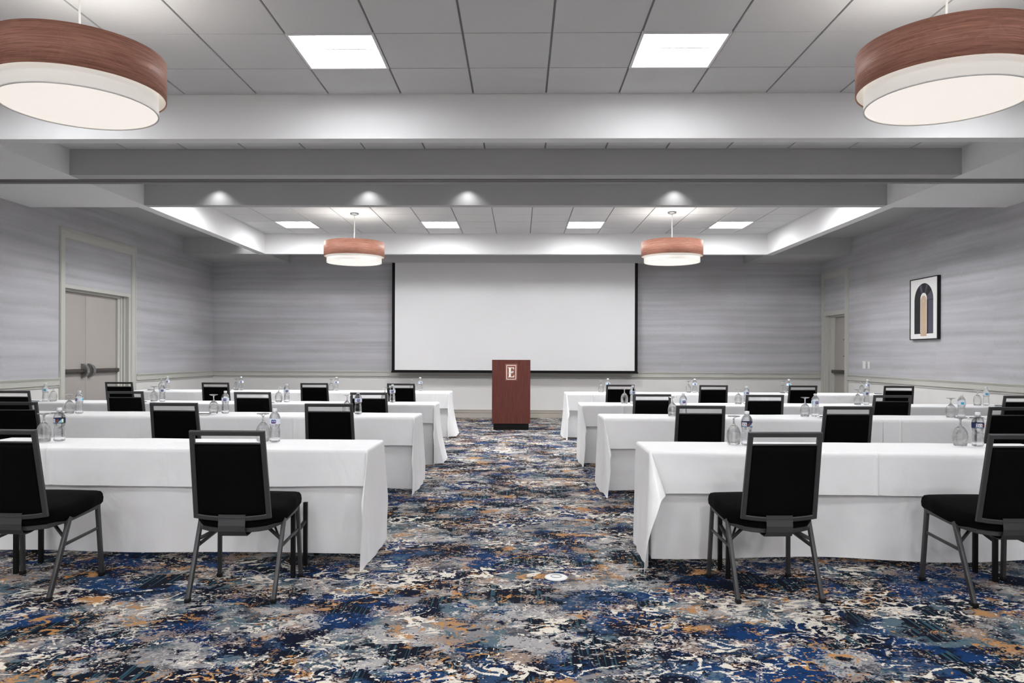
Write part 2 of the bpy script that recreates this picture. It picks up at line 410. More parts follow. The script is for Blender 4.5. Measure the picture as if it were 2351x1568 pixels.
# ceiling ------------------------------------------------------------
def tiles(name, xs, ys, z, skip, label):
    b = MB(); g = .0085
    for i in range(len(xs)-1):
        for j in range(len(ys)-1):
            if (i, j) in skip: continue
            b.add([(xs[i], ys[j], z+.014), (xs[i+1], ys[j], z+.014), (xs[i+1], ys[j+1], z+.014), (xs[i], ys[j+1], z+.014)], [(0,1,2,3)], 1)
            x0, x1, y0, y1 = xs[i]+g, xs[i+1]-g, ys[j]+g*.8, ys[j+1]-g*.8
            if x1-x0 < .01 or y1-y0 < .01: continue
            b.add([(x0,y0,z), (x1,y0,z), (x1,y1,z), (x0,y1,z), (x0,y0,z+.014), (x1,y0,z+.014), (x1,y1,z+.014), (x0,y1,z+.014)],
                  [(0,1,2,3), (0,4,5,1), (1,5,6,2), (2,6,7,3), (3,7,4,0)])
    return struct(b.build(name, [M['tile'], M['tbar']]), label, 'ceiling')
T1 = .6407
xs1 = [CL]+[-.4173+T1*k for k in range(-6, 8)]+[CR]
ys1 = [Y1, 5.953]
while ys1[-1] > YF: ys1.append(ys1[-1]-.645)
ys1[-1] = YF; ys1 = ys1[::-1]
col1 = [1+k+6 for k in (-6, -2, 2, 6)]
row_near = len(ys1)-3; rows1 = [row_near-5*q for q in range(5)]
skip1 = {(c, r) for c in col1 for r in rows1}
tiles('ceiling', xs1, ys1, H1, skip1, 'white tile ceiling over the front of the room')
xs2 = [CL]+[-4.205+.638*k for k in range(14)]+[CR]
tiles('ceiling_second', xs2, [Y1B, 7.26, Y2], H2, set(), 'narrow strip of tile ceiling behind the first beam')
tiles('ceiling_third', xs2, [Y3A, 8.86, Y3], H2, set(), 'narrow tile ceiling behind the partition track')
xs4 = [CL]+[-4.24+.633*k for k in range(14)]+[CR]
ys4 = [Y3B, 10.16, 10.80, 11.43, 12.065, 12.70, 13.346, Y4]
col4 = [1, 5, 9, 13]
skip4 = {(c, r) for c in col4 for r in (1, 5)}
tiles('ceiling_rear', xs4, ys4, H4, skip4, 'white tile ceiling over the rear of the room')

def beam(name, boxes, label, mat='white'):
    b = MB()
    for x in boxes: b.box(*x)
    return struct(b.build(name, M[mat]), label, 'beam')
beam('beam_first', [(CL, Y1, HS, CR, Y1B, TOP)], 'white beam crossing the room above the front tables')
beam('beam_second', [(CL, Y2, HS, CR, Y3A, TOP)], 'shade-toned beam that carries the partition track', 'shadeceil')
beam('beam_third', [(CL, Y3, HS, CR, Y3B, TOP)], 'shade-toned beam in front of the rear ceiling', 'shadeceil')
beam('soffit_left', [(XL, YF, HS, CL, Y3B, TOP)], 'flat soffit above the left side of the room')
beam('soffit_right', [(CR, YF, HS, XR, Y3B, TOP)], 'flat soffit above the right side of the room')
RW = .146
beam('beam_rear_left', [(CL-RW, Y3B, HS, CL, Y4B, TOP)], 'white rim along the left edge of the rear ceiling')
beam('beam_rear_right', [(CR, Y3B, HS, CR+RW, Y4B, TOP)], 'white rim along the right edge of the rear ceiling')
beam('beam_rear_back', [(CL, Y4, HS, CR, Y4B, TOP)], 'white rim along the back edge of the rear ceiling')
Y5 = 13.99
beam('soffit_back_left', [(XL, Y5, HS, CL-RW, YB, TOP), (CL-RW, Y4B, HS, -4.80, YB, TOP)], 'dropped soffit box in the back left corner', 'shadeceil')
beam('soffit_back_right', [(CR+RW, Y5, HS, XR, YB, TOP), (4.62, Y4B, HS, CR+RW, YB, TOP)], 'dropped soffit box in the back right corner', 'shadeceil')
b = MB(); b.box(XL, Y3B, HR, CL-RW, Y5, TOP); struct(b.build('ceiling_side_left', M['shadeceil']), 'raised grey ceiling along the left wall', 'ceiling')
b = MB(); b.box(CR+RW, Y3B, HR, XR, Y5, TOP); struct(b.build('ceiling_side_right', M['shadeceil']), 'raised grey ceiling along the right wall', 'ceiling')
b = MB(); b.box(-4.80, Y4B, HR+.2, 4.62, YB, TOP); struct(b.build('ceiling_back', M['shadeceil']), 'raised grey ceiling above the projection screen', 'ceiling')
b = MB(); b.box(XL-.3, YF-.3, TOP, XR+.3, YB+.3, TOP+.1); struct(b.build('ceiling_slab', M['shadeceil']), 'slab above the ceiling', 'ceiling')
# partition track: two painted strips with a dark slot between them
b = MB(); b.box(XL, 8.045, HS-.010, XR, 8.115, HS); b.box(XL, 8.115, HS-.004, XR, 8.140, HS, 1); b.box(XL, 8.140, HS-.010, XR, 8.225, HS)
b.box(XL, 8.075, HS-.014, XR, 8.085, HS-.01); b.box(-6.01, 8.05, HS-.0106, -6.005, 8.11, HS-.009, 1)
struct(b.build('trim_5', [M['track'], M['slot']]), 'grey metal partition track with a dark slot across the soffit', 'trim')

# troffers -----------------------------------------------------------
def troffer(x0, x1, y0, y1, z, label, lens='lens'):
    cx, cy = (x0+x1)/2, (y0+y1)/2; w, d = (x1-x0)/2, (y1-y0)/2
    t = thing('ceiling_light', label, 'ceiling light', (cx, cy, z), 0, 'square ceiling lights')
    b = MB(); e = .020; hgt = .075
    for a in ((-w, -d, -w+e, d), (w-e, -d, w, d), (-w+e, -d, w-e, -d+e), (-w+e, d-e, w-e, d)):
        b.box(a[0], a[1], -.006, a[2], a[3], .012)
    b.build('frame', M['recess'], t)
    b = MB(); iw, idp = w-e, d-e
    b.add([(-iw,-idp,.01), (iw,-idp,.01), (iw,idp,.01), (-iw,idp,.01), (-iw,-idp,hgt), (iw,-idp,hgt), (iw,idp,hgt), (-iw,idp,hgt)],
          [(0,4,5,1), (1,5,6,2), (2,6,7,3), (3,7,4,0), (4,7,6,5)])
    b.build('housing', M['recess'], t)
    for s in (-1, 1):
        b = MB(); ys = [0.008, idp*.5, idp-.004]; zs = [.026, .052, .060]
        vs = []
        for yy, zz in zip(ys, zs): vs += [(-iw+.03, s*yy, zz), (iw-.03, s*yy, zz)]
        b.add(vs, [(0,1,3,2), (2,3,5,4)] , 0, True); b.build('lens', M[lens], t)
    b = MB(); b.box(-iw, -.008, .020, iw, .008, .030); b.build('centre_bar', M['recess'], t)
names1 = {(1, rows1[0]): 'lit square ceiling light left of centre on the front ceiling, by the first beam',
          (2, rows1[0]): 'lit square ceiling light right of centre on the front ceiling, by the first beam'}
for ci, c in enumerate(col1):
    for ri, r in enumerate(rows1):
        lab = names1.get((ci, r), 'square ceiling light, front room, %s column, %s row from beam' % (('outer left', 'inner left', 'inner right', 'outer right')[ci], ('first', 'second', 'third', 'added unseen fourth', 'added unseen fifth')[ri]))
        troffer(xs1[c], xs1[c+1], ys1[r], ys1[r+1], H1, lab, 'lens' if ri < 2 else 'lens_fill')  # rows past the first are unseen, added to brighten camera-facing surfaces
for ci, c in enumerate(col4):
    for r in (5, 1):
        side = ('leftmost', 'second from left', 'third from left', 'rightmost')[ci]
        troffer(xs4[c], xs4[c+1], ys4[r], ys4[r+1], H4,
                ('lit square light of the rear ceiling, %s, by the pendants' if r == 5 else 'square light behind the third beam, %s of row') % side, 'lens_rear' if r == 5 else 'lens_hidden')

# recessed downlights: their scallops show on the third beam and a soffit box
def downlight(x, y, z, label, e=2.4, size=118):
    t = thing('recessed_downlight', label, 'downlight', (x, y, z), 0, 'recessed downlights')
    b = MB(); b.lathe([(.05, .0), (.075, -.006), (.078, .0), (.05, .012)], 24, closed=True); b.build('trim_ring', M['recess'], t)
    L = bpy.data.lights.new('downlight_lamp', 'SPOT'); L.energy = e; L.spot_size = math.radians(size); L.spot_blend = 1.0; L.shadow_soft_size = .02
    o = bpy.data.objects.new('downlight_lamp', L); C.objects.link(o); o.parent = t; o.location = (0, 0, -.012)
for x, lab in ((-3.86, 'leftmost'), (-1.93, 'second'), (-.67, 'third'), (1.95, 'rightmost')):
    downlight(x, Y3-.125, H2, 'recessed downlight in the third ceiling strip, %s of four' % lab)
downlight(-5.16, Y5-.15, HR, 'recessed downlight by the back left soffit box', 2)

# pendant lamps -------------------------------------------------------
def pendant(loc, ceil, label, rz=0):
    z0 = 2.775; t = thing('pendant_lamp', label, 'pendant lamp', (loc[0], loc[1], z0), rz, 'veneer drum pendants')
    R1, R2 = .484, .438; zb0, zb1 = .096, .330
    b = MB(); b.lathe([(R1, zb0), (R1, zb1), (R1-.006, zb1), (R1-.006, zb0)], 96, closed=True); outer = b.build('outer_shade', M['veneer'], t)
    b = MB(); b.lathe([(R1-.007, zb0+.006), (R1-.007, zb1-.004)], 96); b.build('shade_lining', M['cord'], outer)
    b = MB(); b.lathe([(R2, .006), (R2, zb1-.05), (R2-.004, zb1-.05), (R2-.004, .006)], 96, closed=True); inner = b.build('inner_shade', M['lampfabric'], t)
    b = MB(); b.lathe([(R2-.006, 0), (R2+.002, 0), (R2+.002, .007), (R2-.006, .007)], 96, closed=True); b.build('rim_ring', M['cord'], inner)
    b = MB(); b.lathe([(0, .006), (R2-.006, .006)], 96); b.build('diffuser', M['lampdiff'], t)
    b = MB(); b.lathe([(0, .275), (.40, .275)], 48); b.build('bulb_tray', M['lampup'], t)
    b = MB()
    for a in (0, 2*PI/3, 4*PI/3): b.bar((0, 0, zb1-.02), (math.cos(a)*(R1-.006), math.sin(a)*(R1-.006), zb1-.02), .008, .008)
    b.build('spider', M['cord'], t)
    zc = ceil-z0
    b = MB(); b.tube([(.002*math.sin(i*.7), 0, zb1-.02+(zc-zb1)*i/12) for i in range(13)], .0065, 10); b.build('cord', M['cord'], t)
    b = MB(); b.lathe([(0, zc-.032), (.035, zc-.032), (.066, zc-.022), (.070, zc-.012), (.070, zc)], 40); b.build('ceiling_canopy', M['steel'], t)
pendant((-2.684, 4.466), H1, 'large wood veneer drum pendant at the left edge, above the nearest tables')
pendant((2.497, 4.40), H1, 'large wood veneer drum pendant at the right edge, above the nearest tables', 2.0)
pendant((-2.684, -3.0), H1, 'added unseen wood veneer drum pendant behind the camera on the left side', 3.0)  # this pair behind the camera is unseen, added as fill light
pendant((2.497, -3.0), H1, 'added unseen wood veneer drum pendant behind the camera on the right side', 5.0)
pendant((-2.684, 11.97), H4, 'small looking veneer drum pendant hanging left of the projection screen', 4.0)
pendant((2.420, 11.86), H4, 'small looking veneer drum pendant hanging right of the projection screen', 1.0)

# projection screen ---------------------------------------------------
t = thing('projection_screen', 'wide white projection screen with black border on the back wall', 'screen', (-.107, 15.14, 0))
b = MB(); b.box(-2.448, -.004, .985, 2.448, .002, 3.21); b.build('screen_fabric', M['screen'], t)
b = MB()
for x0, x1, z0, z1 in ((-2.508, -2.448, .985, 3.21), (2.448, 2.508, .985, 3.21), (-2.508, 2.508, .955, .985)): b.box(x0, -.005, z0, x1, .003, z1)
b.build('black_border', M['black'], t)
b = MB(); b.box(-2.52, -.018, .932, 2.52, .018, .960, bev=.006); b.build('bottom_bar', M['black'], t)
b = MB(); b.box(-2.93, -.14, 3.178, 2.88, .20, 3.40, bev=.004); b.build('housing', M['housing'], t)

# podium --------------------------------------------------------------
t = thing('podium', 'dark red brown wooden podium with a framed letter plaque', 'podium', (-.143, 12.80, 0))
b = MB()
b.prism([(0, .112), (0, 1.213), (.06, 1.213), (.46, 1.10), (.46, .112)], -.331, .331, 'x'); b.build('cabinet', M['mahogany'], t)
b = MB(); b.box(-.304, .012, .002, .304, .43, .112); b.build('toe_kick', M['black'], t)
pl = MB(); pl.box(-.104, -.005, .852, .104, .001, 1.143, bev=.001); plate = pl.build('plaque', M['plate'], t)
b = MB(); w, z0, z1 = .084, .872, 1.123; e = .010
for x0, x1, a, c in ((-w, -w+e, z0, z1), (w-e, w, z0, z1), (-w, w, z0, z0+e), (-w, w, z1-e, z1)): b.box(x0, -.009, a, x1, -.004, c)
ex = lambda pts: [(.108*(x-.5)-.002, .912+.170*z) for x, z in pts]
E_ = [(0,0),(1,0),(1,.24),(.95,.24),(.86,.09),(.46,.07),(.46,.93),(.84,.92),(.93,.78),(.98,.78),(.98,1),(0,1),(0,.95),(.14,.93),(.14,.07),(0,.05)]
b.prism(ex(E_), -.009, -.004, 'y')
b.build('letter_emblem', M['cream'], plate)
b = MB(); leaf_ = [(-.05,.44),(.12,.42),(.30,.46),(.45,.56),(.62,.62),(.97,.62),(.86,.50),(.70,.42),(.50,.40),(.36,.38),(.20,.38),(.05,.40)]
b.prism(ex(leaf_), -.012, -.008, 'y'); b.build('leaf_emblem', M['leafgrey'], plate)

# framed print, switches, floor cap ------------------------------------
t = thing('framed_print', 'black framed abstract arch print hanging on the right wall', 'picture', (XR, 11.41, 2.025))
W2, H2_ = .387, .472; fx = -.05
b = MB(); e = .014
for y0, y1, z0, z1 in ((-W2, -W2+e, -H2_, H2_), (W2-e, W2, -H2_, H2_), (-W2+e, W2-e, -H2_, -H2_+e), (-W2+e, W2-e, H2_-e, H2_)): b.box(fx, y0, z0, -.001, y1, z1)
b.build('frame', M['frameblack'], t)
b = MB(); b.box(-.042, -W2+e, -H2_+e, -.005, W2-e, H2_-e, 0)
def arch(r, zc, z0, n=24): return [(r, z0)]+[(r*math.cos(PI*i/n), zc+r*math.sin(PI*i/n)) for i in range(n+1)]+[(-r, z0)]
b.prism(arch(.262, .125, -.382), -.0428, -.0419, 'x', 1)
# lighter wedges on the vinyl like arch: Y runs away from the viewer, so +Y is the print's own left side
for a0, a1, r0, r1 in ((1.05, 1.35, .095, .258), (1.85, 2.05, .095, .258), (2.55, 3.1, .10, .258)):
    pts = [(r0*math.cos(PI-a0), .125+r0*math.sin(PI-a0)), (r1*math.cos(PI-a0), .125+r1*math.sin(PI-a0)), (r1*math.cos(PI-a1), .125+r1*math.sin(PI-a1)), (r0*math.cos(PI-a1), .125+r0*math.sin(PI-a1))]
    pts = [(y, z) for y, z in pts]
    b.prism([(-y, z) for y, z in pts][::-1], -.0433, -.0427, 'x', 2)
b.prism([(-.258, -.38), (-.13, -.38), (-.13, .12), (-.258, .12)], -.0433, -.0427, 'x', 2)
b.prism(arch(.090, .150, -.37), -.0438, -.0427, 'x', 0)
b.prism(arch(.080, .118, -.418), -.0444, -.0427, 'x', 3)
b.prism([(-.006, .108), (.006, .108), (.006, .120), (-.006, .120)], -.0449, -.044, 'x', 0)
b.build('print', [M['mat_board'], M['vinyl'], M['vinyl2'], M['tan']], t)
for y, z, w, hh, lab in ((13.44, 1.143, .054, .068, 'wider white switch plate on the right wall, nearer the door'), (13.262, 1.140, .036, .064, 'narrow white switch plate on the right wall, further from the door')):
    t = thing('light_switch', lab, 'light switch', (XR, y, z), 0, 'switch plates')
    b = MB(); b.box(-.007, -w, -hh, -.0005, w, hh, bev=.002); b.build('plate', M['switch'], t)
    b = MB(); b.box(-.012, -w*.35, -hh*.45, -.006, w*.35, hh*.45, bev=.002); b.build('toggle', M['cord'], t)
t = thing('floor_outlet_cover', 'round white floor outlet cover set in the aisle carpet', 'outlet', (.216, 4.283, .001))
b = MB(); b.lathe([(0, 0), (.066, 0), (.068, .004), (.060, .009), (0, .010)], 40); b.build('cover', M['switch'], t)
b = MB(); b.lathe([(.026, .009), (.030, .0125), (.034, .009)], 32); b.build('lid_ring', M['steel'], t)

# ------------------------------------------------------------------ tables, cloths, skirts
ZT = .705
def cloth_mesh(xe, e, L, yn, D, fd, ed, od, lobe, creases, seed, flare=.02):
    """e=+1: aisle edge at xe, table runs to -x; e=-1: table runs to +x"""
    ss = []; s = -ed
    while s < L+od: ss.append(s); s += .014 if s < .12 else .02
    ss.append(L+od)
    for c in creases:
        sc = (xe-c)*e
        ss += [sc-.012, sc-.006, sc-.003, sc, sc+.003, sc+.006, sc+.012]
    ss = sorted(set(round(v, 4) for v in ss))
    ts = []; v = -fd
    while v < D+fd: ts.append(v); v += .017
    ts.append(D+fd); ts = sorted(set(round(v, 4) for v in ts))
    r0 = .014
    def fold(d):
        if d < r0*PI/2: return r0*math.sin(d/r0), r0*(1-math.cos(d/r0))
        return r0, r0+(d-r0*PI/2)
    def P(s, t_):
        a = max(0, -s); o = max(0, s-L); bq = max(0, -t_); c = max(0, t_-D)
        sx = min(max(s, 0), L); ty = min(max(t_, 0), D)
        x = xe-e*sx; y = yn+ty; z = ZT
        n1 = noise.noise(Vector((x*2.1+seed, y*2.1, seed))); n2 = noise.noise(Vector((x*5.3, y*5.3+seed, 3.1)))
        z += .0022*n1+.0014*n2+.0016
        if a > 0 and (bq > 0 or c > 0):
            q = bq if bq > 0 else c; sg = -1 if bq > 0 else 1
            r = math.hypot(a, q); th = math.atan2(q, a); out, dr = fold(r)
            ww = math.sin(2*th)
            dx = lobe[0]*r*ww*(1 if bq > 0 else 0); dy = abs(lobe[1])*r*ww*sg
            dx += e*.012*r*math.sin(th*14+seed)*ww
            if e < 0: dx -= e*.85*r*ww*(th/(PI/2))**1.5*(1 if lobe[0] < -.2 else .35)
            m = min(.95, math.hypot(dx, dy)/max(r, 1e-6))
            x += e*out*math.cos(th)+dx; y += sg*out*math.sin(th)+dy
            z -= dr*math.sqrt(1-m*m)
        elif a > 0:
            out, dr = fold(a); fl = a*a*flare
            x += e*(out+fl+.010*a+.016*a*noise.noise(Vector((y*4+seed, a*1.5, 2)))+.006*a*math.sin(y*26+seed)); z -= dr*.992
        elif o > 0:
            out, dr = fold(o); x -= e*(out+.02*o*math.sin(y*11+seed)); z -= dr
            if bq > 0: y -= .6*r0; z -= 0
        if a == 0 and bq > 0:
            out, dr = fold(bq); k = bq/fd
            w = .012*k*noise.noise(Vector((x*2.4+seed, z*2, 8)))+.006*k*math.sin(x*6.3+seed)
            for cr in creases: w += .010*math.exp(-((x-cr)/.006)**2)*min(1, bq/.03)-.006*k*math.exp(-((x-cr-.02)/.012)**2)
            y -= out+w; z -= dr+.006*k*math.sin(x*2.2+seed)
        if a == 0 and c > 0:
            out, dr = fold(c); y += out; z -= dr
        if z < .006:
            ex = .006-z; z = .006+.004*abs(n2); x += e*ex*.3; y -= ex*.5
        return (x, y, z)
    b = MB(); nt = len(ts)
    vs = [P(s, t_) for s in ss for t_ in ts]
    fs = [(i*nt+j, (i+1)*nt+j, (i+1)*nt+j+1, i*nt+j+1) for i in range(len(ss)-1) for j in range(nt-1)]
    b.add(vs, fs, 0, True); return b
def skirt_mesh(xe, e, L, yn, D, hem, seed):
    b = MB(); pts = []
    n = int(L/.03)
    for i in range(n+1): pts.append((xe-e*(L-(L-.005)*i/n), yn+.012, 0))
    for i in range(1, 11): pts.append((xe-e*.005, yn+.012+(D-.03)*i/10, 1))
    zs = [ZT-.012-(ZT-.012-hem)*k/14 for k in range(15)]; vs = []
    for i, (x, y, end) in enumerate(pts):
        k2 = (i-n)/10 if end else 0
        for k, z in enumerate(zs):
            u = k/14; w = .012*u*noise.noise(Vector((x*1.9+seed, u*1.2, y)))+.006*u*math.sin(x*4.1+seed)
            dz = u**3*.016*(noise.noise(Vector((x*1.3, seed, 5)))+.35*math.sin(x*3.7+seed))
            vs.append((x, y+.014*u+w, z+dz) if not end else (x-e*.004*u, y+.014*u*(1-k2), z+dz))
    nz = len(zs); b.add(vs, [(i*nz+k, (i+1)*nz+k, (i+1)*nz+k+1, i*nz+k+1) for i in range(len(pts)-1) for k in range(nz-1)], 0, True)
    return b
def table_under(x0, x1, y0, y1, label):
    t = thing('banquet_table', label, 'table', ((x0+x1)/2, (y0+y1)/2, 0), 0, 'narrow tables under the cloths')
    w, d = (x1-x0)/2-.012, (y1-y0)/2-.014
    b = MB(); b.box(-w, -d, ZT-.03, w, d, ZT-.004); b.build('tabletop', M['board'], t)
    for sx in (-1, 1):
        for sy in (-1, 1):
            b = MB(); b.box(sx*(w-.35)-.014, sy*(d-.20)-.014, 0, sx*(w-.35)+.014, sy*(d-.20)+.014, ZT-.03); b.build('leg', M['blackmetal'], t)
ROWN = ('nearest', 'second', 'third', 'rearmost')
ROWS = [  # yn, depth
    dict(L=(4.52, .51), R=(4.50, .52)), dict(L=(6.88, .52), R=(6.90, .52)), dict(L=(8.66, .52), R=(8.72, .52)), dict(L=(11.58, .55), R=(11.46, .56))]
LEN = 2.55
EDGE = dict(L=(-.935, -.985, -1.005, -1.11), R=(.800, .795, .742, .735))
FD = dict(L=(.238, .275, .225, .255), R=(.262, .295, .26, .27))
HEM = dict(L=(.062, .030, .012, .008), R=(.058, .034, .018, .010))
LOBE = dict(L=((-.02, -.36), (.02, -.45), (.03, -.42), (-.02, -.30)), R=((-.26, -.66), (.0, -.38), (.0, -.34), (-.02, -.36)))
FLARE = dict(L=(.02, .03, .20, .22), R=(.02, .04, .03, .10))
CREASE = dict(L=((-2.9,), (-2.1,), (-3.05,), (-2.6,)), R=((2.145,), (1.9,), (1.22,), (1.12,)))
for ri in range(4):
    for sd in 'LR':
        yn, D = ROWS[ri][sd]; e = 1 if sd == 'L' else -1; xe = EDGE[sd][ri]
        side = 'left' if sd == 'L' else 'right'
        for ti in range(2):
            if ri == 0 and ti == 1: continue
            x0 = xe-e*(LEN+.001)*ti; x1 = x0-e*LEN; sg = ri*7.3+ti*3.1+(0 if e > 0 else 1.7)
            if ri == 3 and ti == 1: x1 = -6.17 if e > 0 else 5.90
            Lq = abs(x1-x0)
            where = ('aisle end table' if ti == 0 else 'wall side table')+', %s row, %s of the aisle' % (ROWN[ri], side)
            ed = .70 if ti == 0 else 0.0
            lobe = LOBE[sd][ri] if ti == 0 else (0, 0)
            cr = CREASE[sd][ri] if ti == 0 else ((x0-e*.16,) if ri == 1 and e < 0 else (x0-e*1.2,))
            od = .012 if ti == 1 and ri != 3 else .60 if ti == 1 else 0.0
            o = cloth_mesh(x0, e, Lq, yn, D, FD[sd][ri], ed, od, lobe, cr, sg, FLARE[sd][ri]).build('tablecloth', M['cloth'])
            tag(o, 'white draped tablecloth, '+where, 'tablecloth', 'white tablecloths')
            o = skirt_mesh(x0, e, Lq, yn, D, HEM[sd][ri], sg).build('table_skirt', M['skirt'])
            tag(o, 'plain white skirt hanging to the carpet, '+where, 'table skirt', 'white table skirts')
            table_under(min(x0, x1), max(x0, x1), yn, yn+D, 'narrow table hidden by cloth, '+where)

# black leg frames standing by the nearest skirts
lf = None
for x, y0, y1, lab in ((-1.30, 4.25, 4.495, 'black metal leg frame by the skirt, beside the left aisle chair'), (1.207, 4.30, 4.475, 'black metal leg frame by the skirt, behind the right aisle chair'),
                  (2.722, 4.29, 4.475, 'black metal leg frame by the skirt, under the chair at the right edge'), (-2.93, 4.27, 4.495, 'black metal leg frame by the skirt, under the chair at the left edge')):
    t = thing('leg_frame', lab, 'metal frame', (x, y0, 0), 0, 'black leg frames'); d = y1-y0
    b = MB(); b.box(-.012, -.012, 0, .012, .012, .385, bev=.002); b.build('leg', M['blackmetal'], t)
    b = MB(); b.box(-.012, d-.012, 0, .012, d+.012, .385, bev=.002); b.build('leg', M['blackmetal'], t)
    b = MB(); b.bar((0, .012, .235), (0, d-.012, .27), .018, .022); b.build('stretcher', M['blackmetal'], t)

# ------------------------------------------------------------------ chairs
def bez_back(z):           # local y of the back plane at height z
    return -.205-(z-.43)*.185
def make_chair(label):
    t = thing('banquet_chair', label, 'chair', (0,0,0), 0, 'black banquet chairs')
    # seat frame: side rails, front rail, chamfered bowed rear rail
    half = [(.222, .205, .408), (.222, -.065, .388), (.168, -.165, .374), (.130, -.180, .370), (.085, -.190, .367), (.040, -.195, .366), (0, -.196, .366)]
    b = MB(); loop = half+[(-x, y, z) for x, y, z in half[-2::-1]]
    b.sweep(loop, .016, .024, (0, 0, 1), 0, True, .003)
    b.build('seat_frame', M['frame'], t)
    # cushion: rounded outline, domed
    b = MB(); prof = []
    ol = [(.235, .232), (.238, .10), (.238, -.03), (.226, -.095), (.17, -.175), (.09, -.198), (0, -.204)]
    ol = ol+[(-x, y) for x, y in ol[-2::-1]]
    fr = []
    for i in range(11):
        u = i/10; fr.append((-.235+.47*u, .232+.012*math.sin(PI*u)))
    ol = ol[:-1]+[(-.235, .232)]+fr[1:-1]
    zb = lambda y: .372+(y+.2)*.095
    lay = [(0.955, 0.0), (.995, .014), (1.004, .038), (.99, .062), (.955, .077), (.88, .085), (.6, .092), (.25, .096)]
    n = len(ol); vs = []; cx0, cy0 = 0, .02
    for s_, dz in lay:
        for x, y in ol:
            X = cx0+(x-cx0)*s_; Y = cy0+(y-cy0)*s_; vs.append((X, Y, zb(Y)+dz))
    fs = [tuple(range(n))[::-1]]
    for k in range(len(lay)-1):
        for i in range(n): j = (i+1) % n; fs.append((k*n+i, k*n+j, (k+1)*n+j, (k+1)*n+i))
    vs.append((cx0, cy0, zb(cy0)+.097)); c = len(vs)-1
    for i in range(n): fs.append(((len(lay)-1)*n+i, (len(lay)-1)*n+(i+1) % n, c))
    b.add(vs, fs, 0, True); b.build('seat', M['fabric'], t)
    # back frame
    zt, zb_ = .888, .432; wt, wb = .1925, .2015
    b = MB(); nb = (0, -1, .18)
    L = lambda z, s: Vector((s*(wb+(wt-wb)*(z-zb_)/(zt-zb_)), bez_back(z), z))
    curve = [Vector((-.185+.37*i/10, bez_back(.442)-.003*math.sin(PI*i/10), .443-.014*math.sin(PI*i/10))) for i in range(1, 10)]
    inx = lambda z, s: L(z, s)-Vector((s*.013, 0, 0))
    loop = [inx(.445, -1), inx(zt-.006, -1), inx(zt-.006, 1), inx(.445, 1)]+curve[::-1]
    b.sweep(loop, .025, .022, (0, -1, -.18), 0, True)
    zr = .828; b.bar(L(zr, -1)+Vector((.02, 0, 0)), L(zr, 1)-Vector((.02, 0, 0)), .010, .018, nb, 0, .002)
    b.build('back_frame', M['frame'], t)
    # backrest pad
    b = MB(); nu, nv = 14, 14; vs = []; fs = []
    for side in (-1, 1):
        for i in range(nu+1):
            for j in range(nv+1):
                u = i/nu; v = j/nv; z = .445+(.822-.445)*v-.012*math.sin(PI*u)*(1-v)
                w = (wb+(wt-wb)*v)-.021; x = -w+2*w*u
                ed = min(1, min(u, 1-u)*9)*min(1, min(v, 1-v)*9); ed = math.sin(ed*PI/2)
                vs.append((x, bez_back(z)+side*(.004+.009*ed), z))
    m = (nu+1)*(nv+1)
    for i in range(nu):
        for j in range(nv):
            a = i*(nv+1)+j; fs.append((a, a+1, a+nv+2, a+nv+1)); fs.append((m+a, m+a+nv+1, m+a+nv+2, m+a+1))
    rim = [i*(nv+1) for i in range(nu+1)]+[nu*(nv+1)+j for j in range(1, nv+1)]+[i*(nv+1)+nv for i in range(nu-1, -1, -1)]+[j for j in range(nv-1, 0, -1)]
    for i in range(len(rim)): p, q = rim[i], rim[(i+1) % len(rim)]; fs.append((p, q, m+q, m+p))
    b.add(vs, fs, 0, True); b.build('backrest', M['fabric'], t)
    # bent steel strap between back and seat
    b = MB(); path = [(bez_back(.452)-.012, .452), (-.222, .425), (-.226, .395), (-.224, .365), (-.212, .343), (-.190, .335), (-.15, .336), (-.05, .350)]
    vs = []; fs = []; w = .070; th = .005
    for (y, z) in path: vs += [(-w, y, z), (w, y, z)]
    for (y, z) in path: vs += [(-w, y+th*.7, z+th), (w, y+th*.7, z+th)]
    k = len(path)
    for i in range(k-1):
        fs += [(2*i, 2*i+1, 2*i+3, 2*i+2), (2*k+2*i, 2*k+2*i+2, 2*k+2*i+3, 2*k+2*i+1), (2*i, 2*i+2, 2*k+2*i+2, 2*k+2*i), (2*i+1, 2*k+2*i+1, 2*k+2*i+3, 2*i+3)]
    b.add(vs, fs, 0, False); b.build('back_strap', M['frame'], t)
    # legs with glides
    for s in (-1, 1):
        for foot, top in (((s*.222, -.232, 0), (s*.2235, -.062, .402)), ((s*.234, .222, 0), (s*.2225, .196, .41))):
            b = MB(); f = Vector(foot)+Vector((0, 0, .012)); b.bar(f, top, .020, .026, (0, 1, .2), 0, .003); lg = b.build('leg', M['frame'], t)
            b = MB(); b.box(foot[0]-.013, foot[1]-.017, 0, foot[0]+.013, foot[1]+.015, .022, bev=.003); b.build('foot_cap', M['blackmetal'], lg)
        b = MB(); b.bar((s*.2235, -.115, .262), (s*.226, .205, .283), .012, .016, bev=.003); b.build('stretcher', M['frame'], t)
        b = MB(); b.bar((s*.216, -.10, .300), (s*.10, -.02, .362), .012, .018, bev=.003); b.bar((s*.216, -.09, .275), (s*.12, .06, .366), .010, .012, bev=.002); b.build('brace', M['frame'], t)
    return t
SEATN = ('aisle seat', 'second seat from the aisle', 'third seat from the aisle', 'seat nearest the wall')
def seat_label(kind, ri, sd, si): return '%s, %s, %s row, %s of the aisle' % (kind, SEATN[si], ROWN[ri], 'left' if sd == 'L' else 'right')
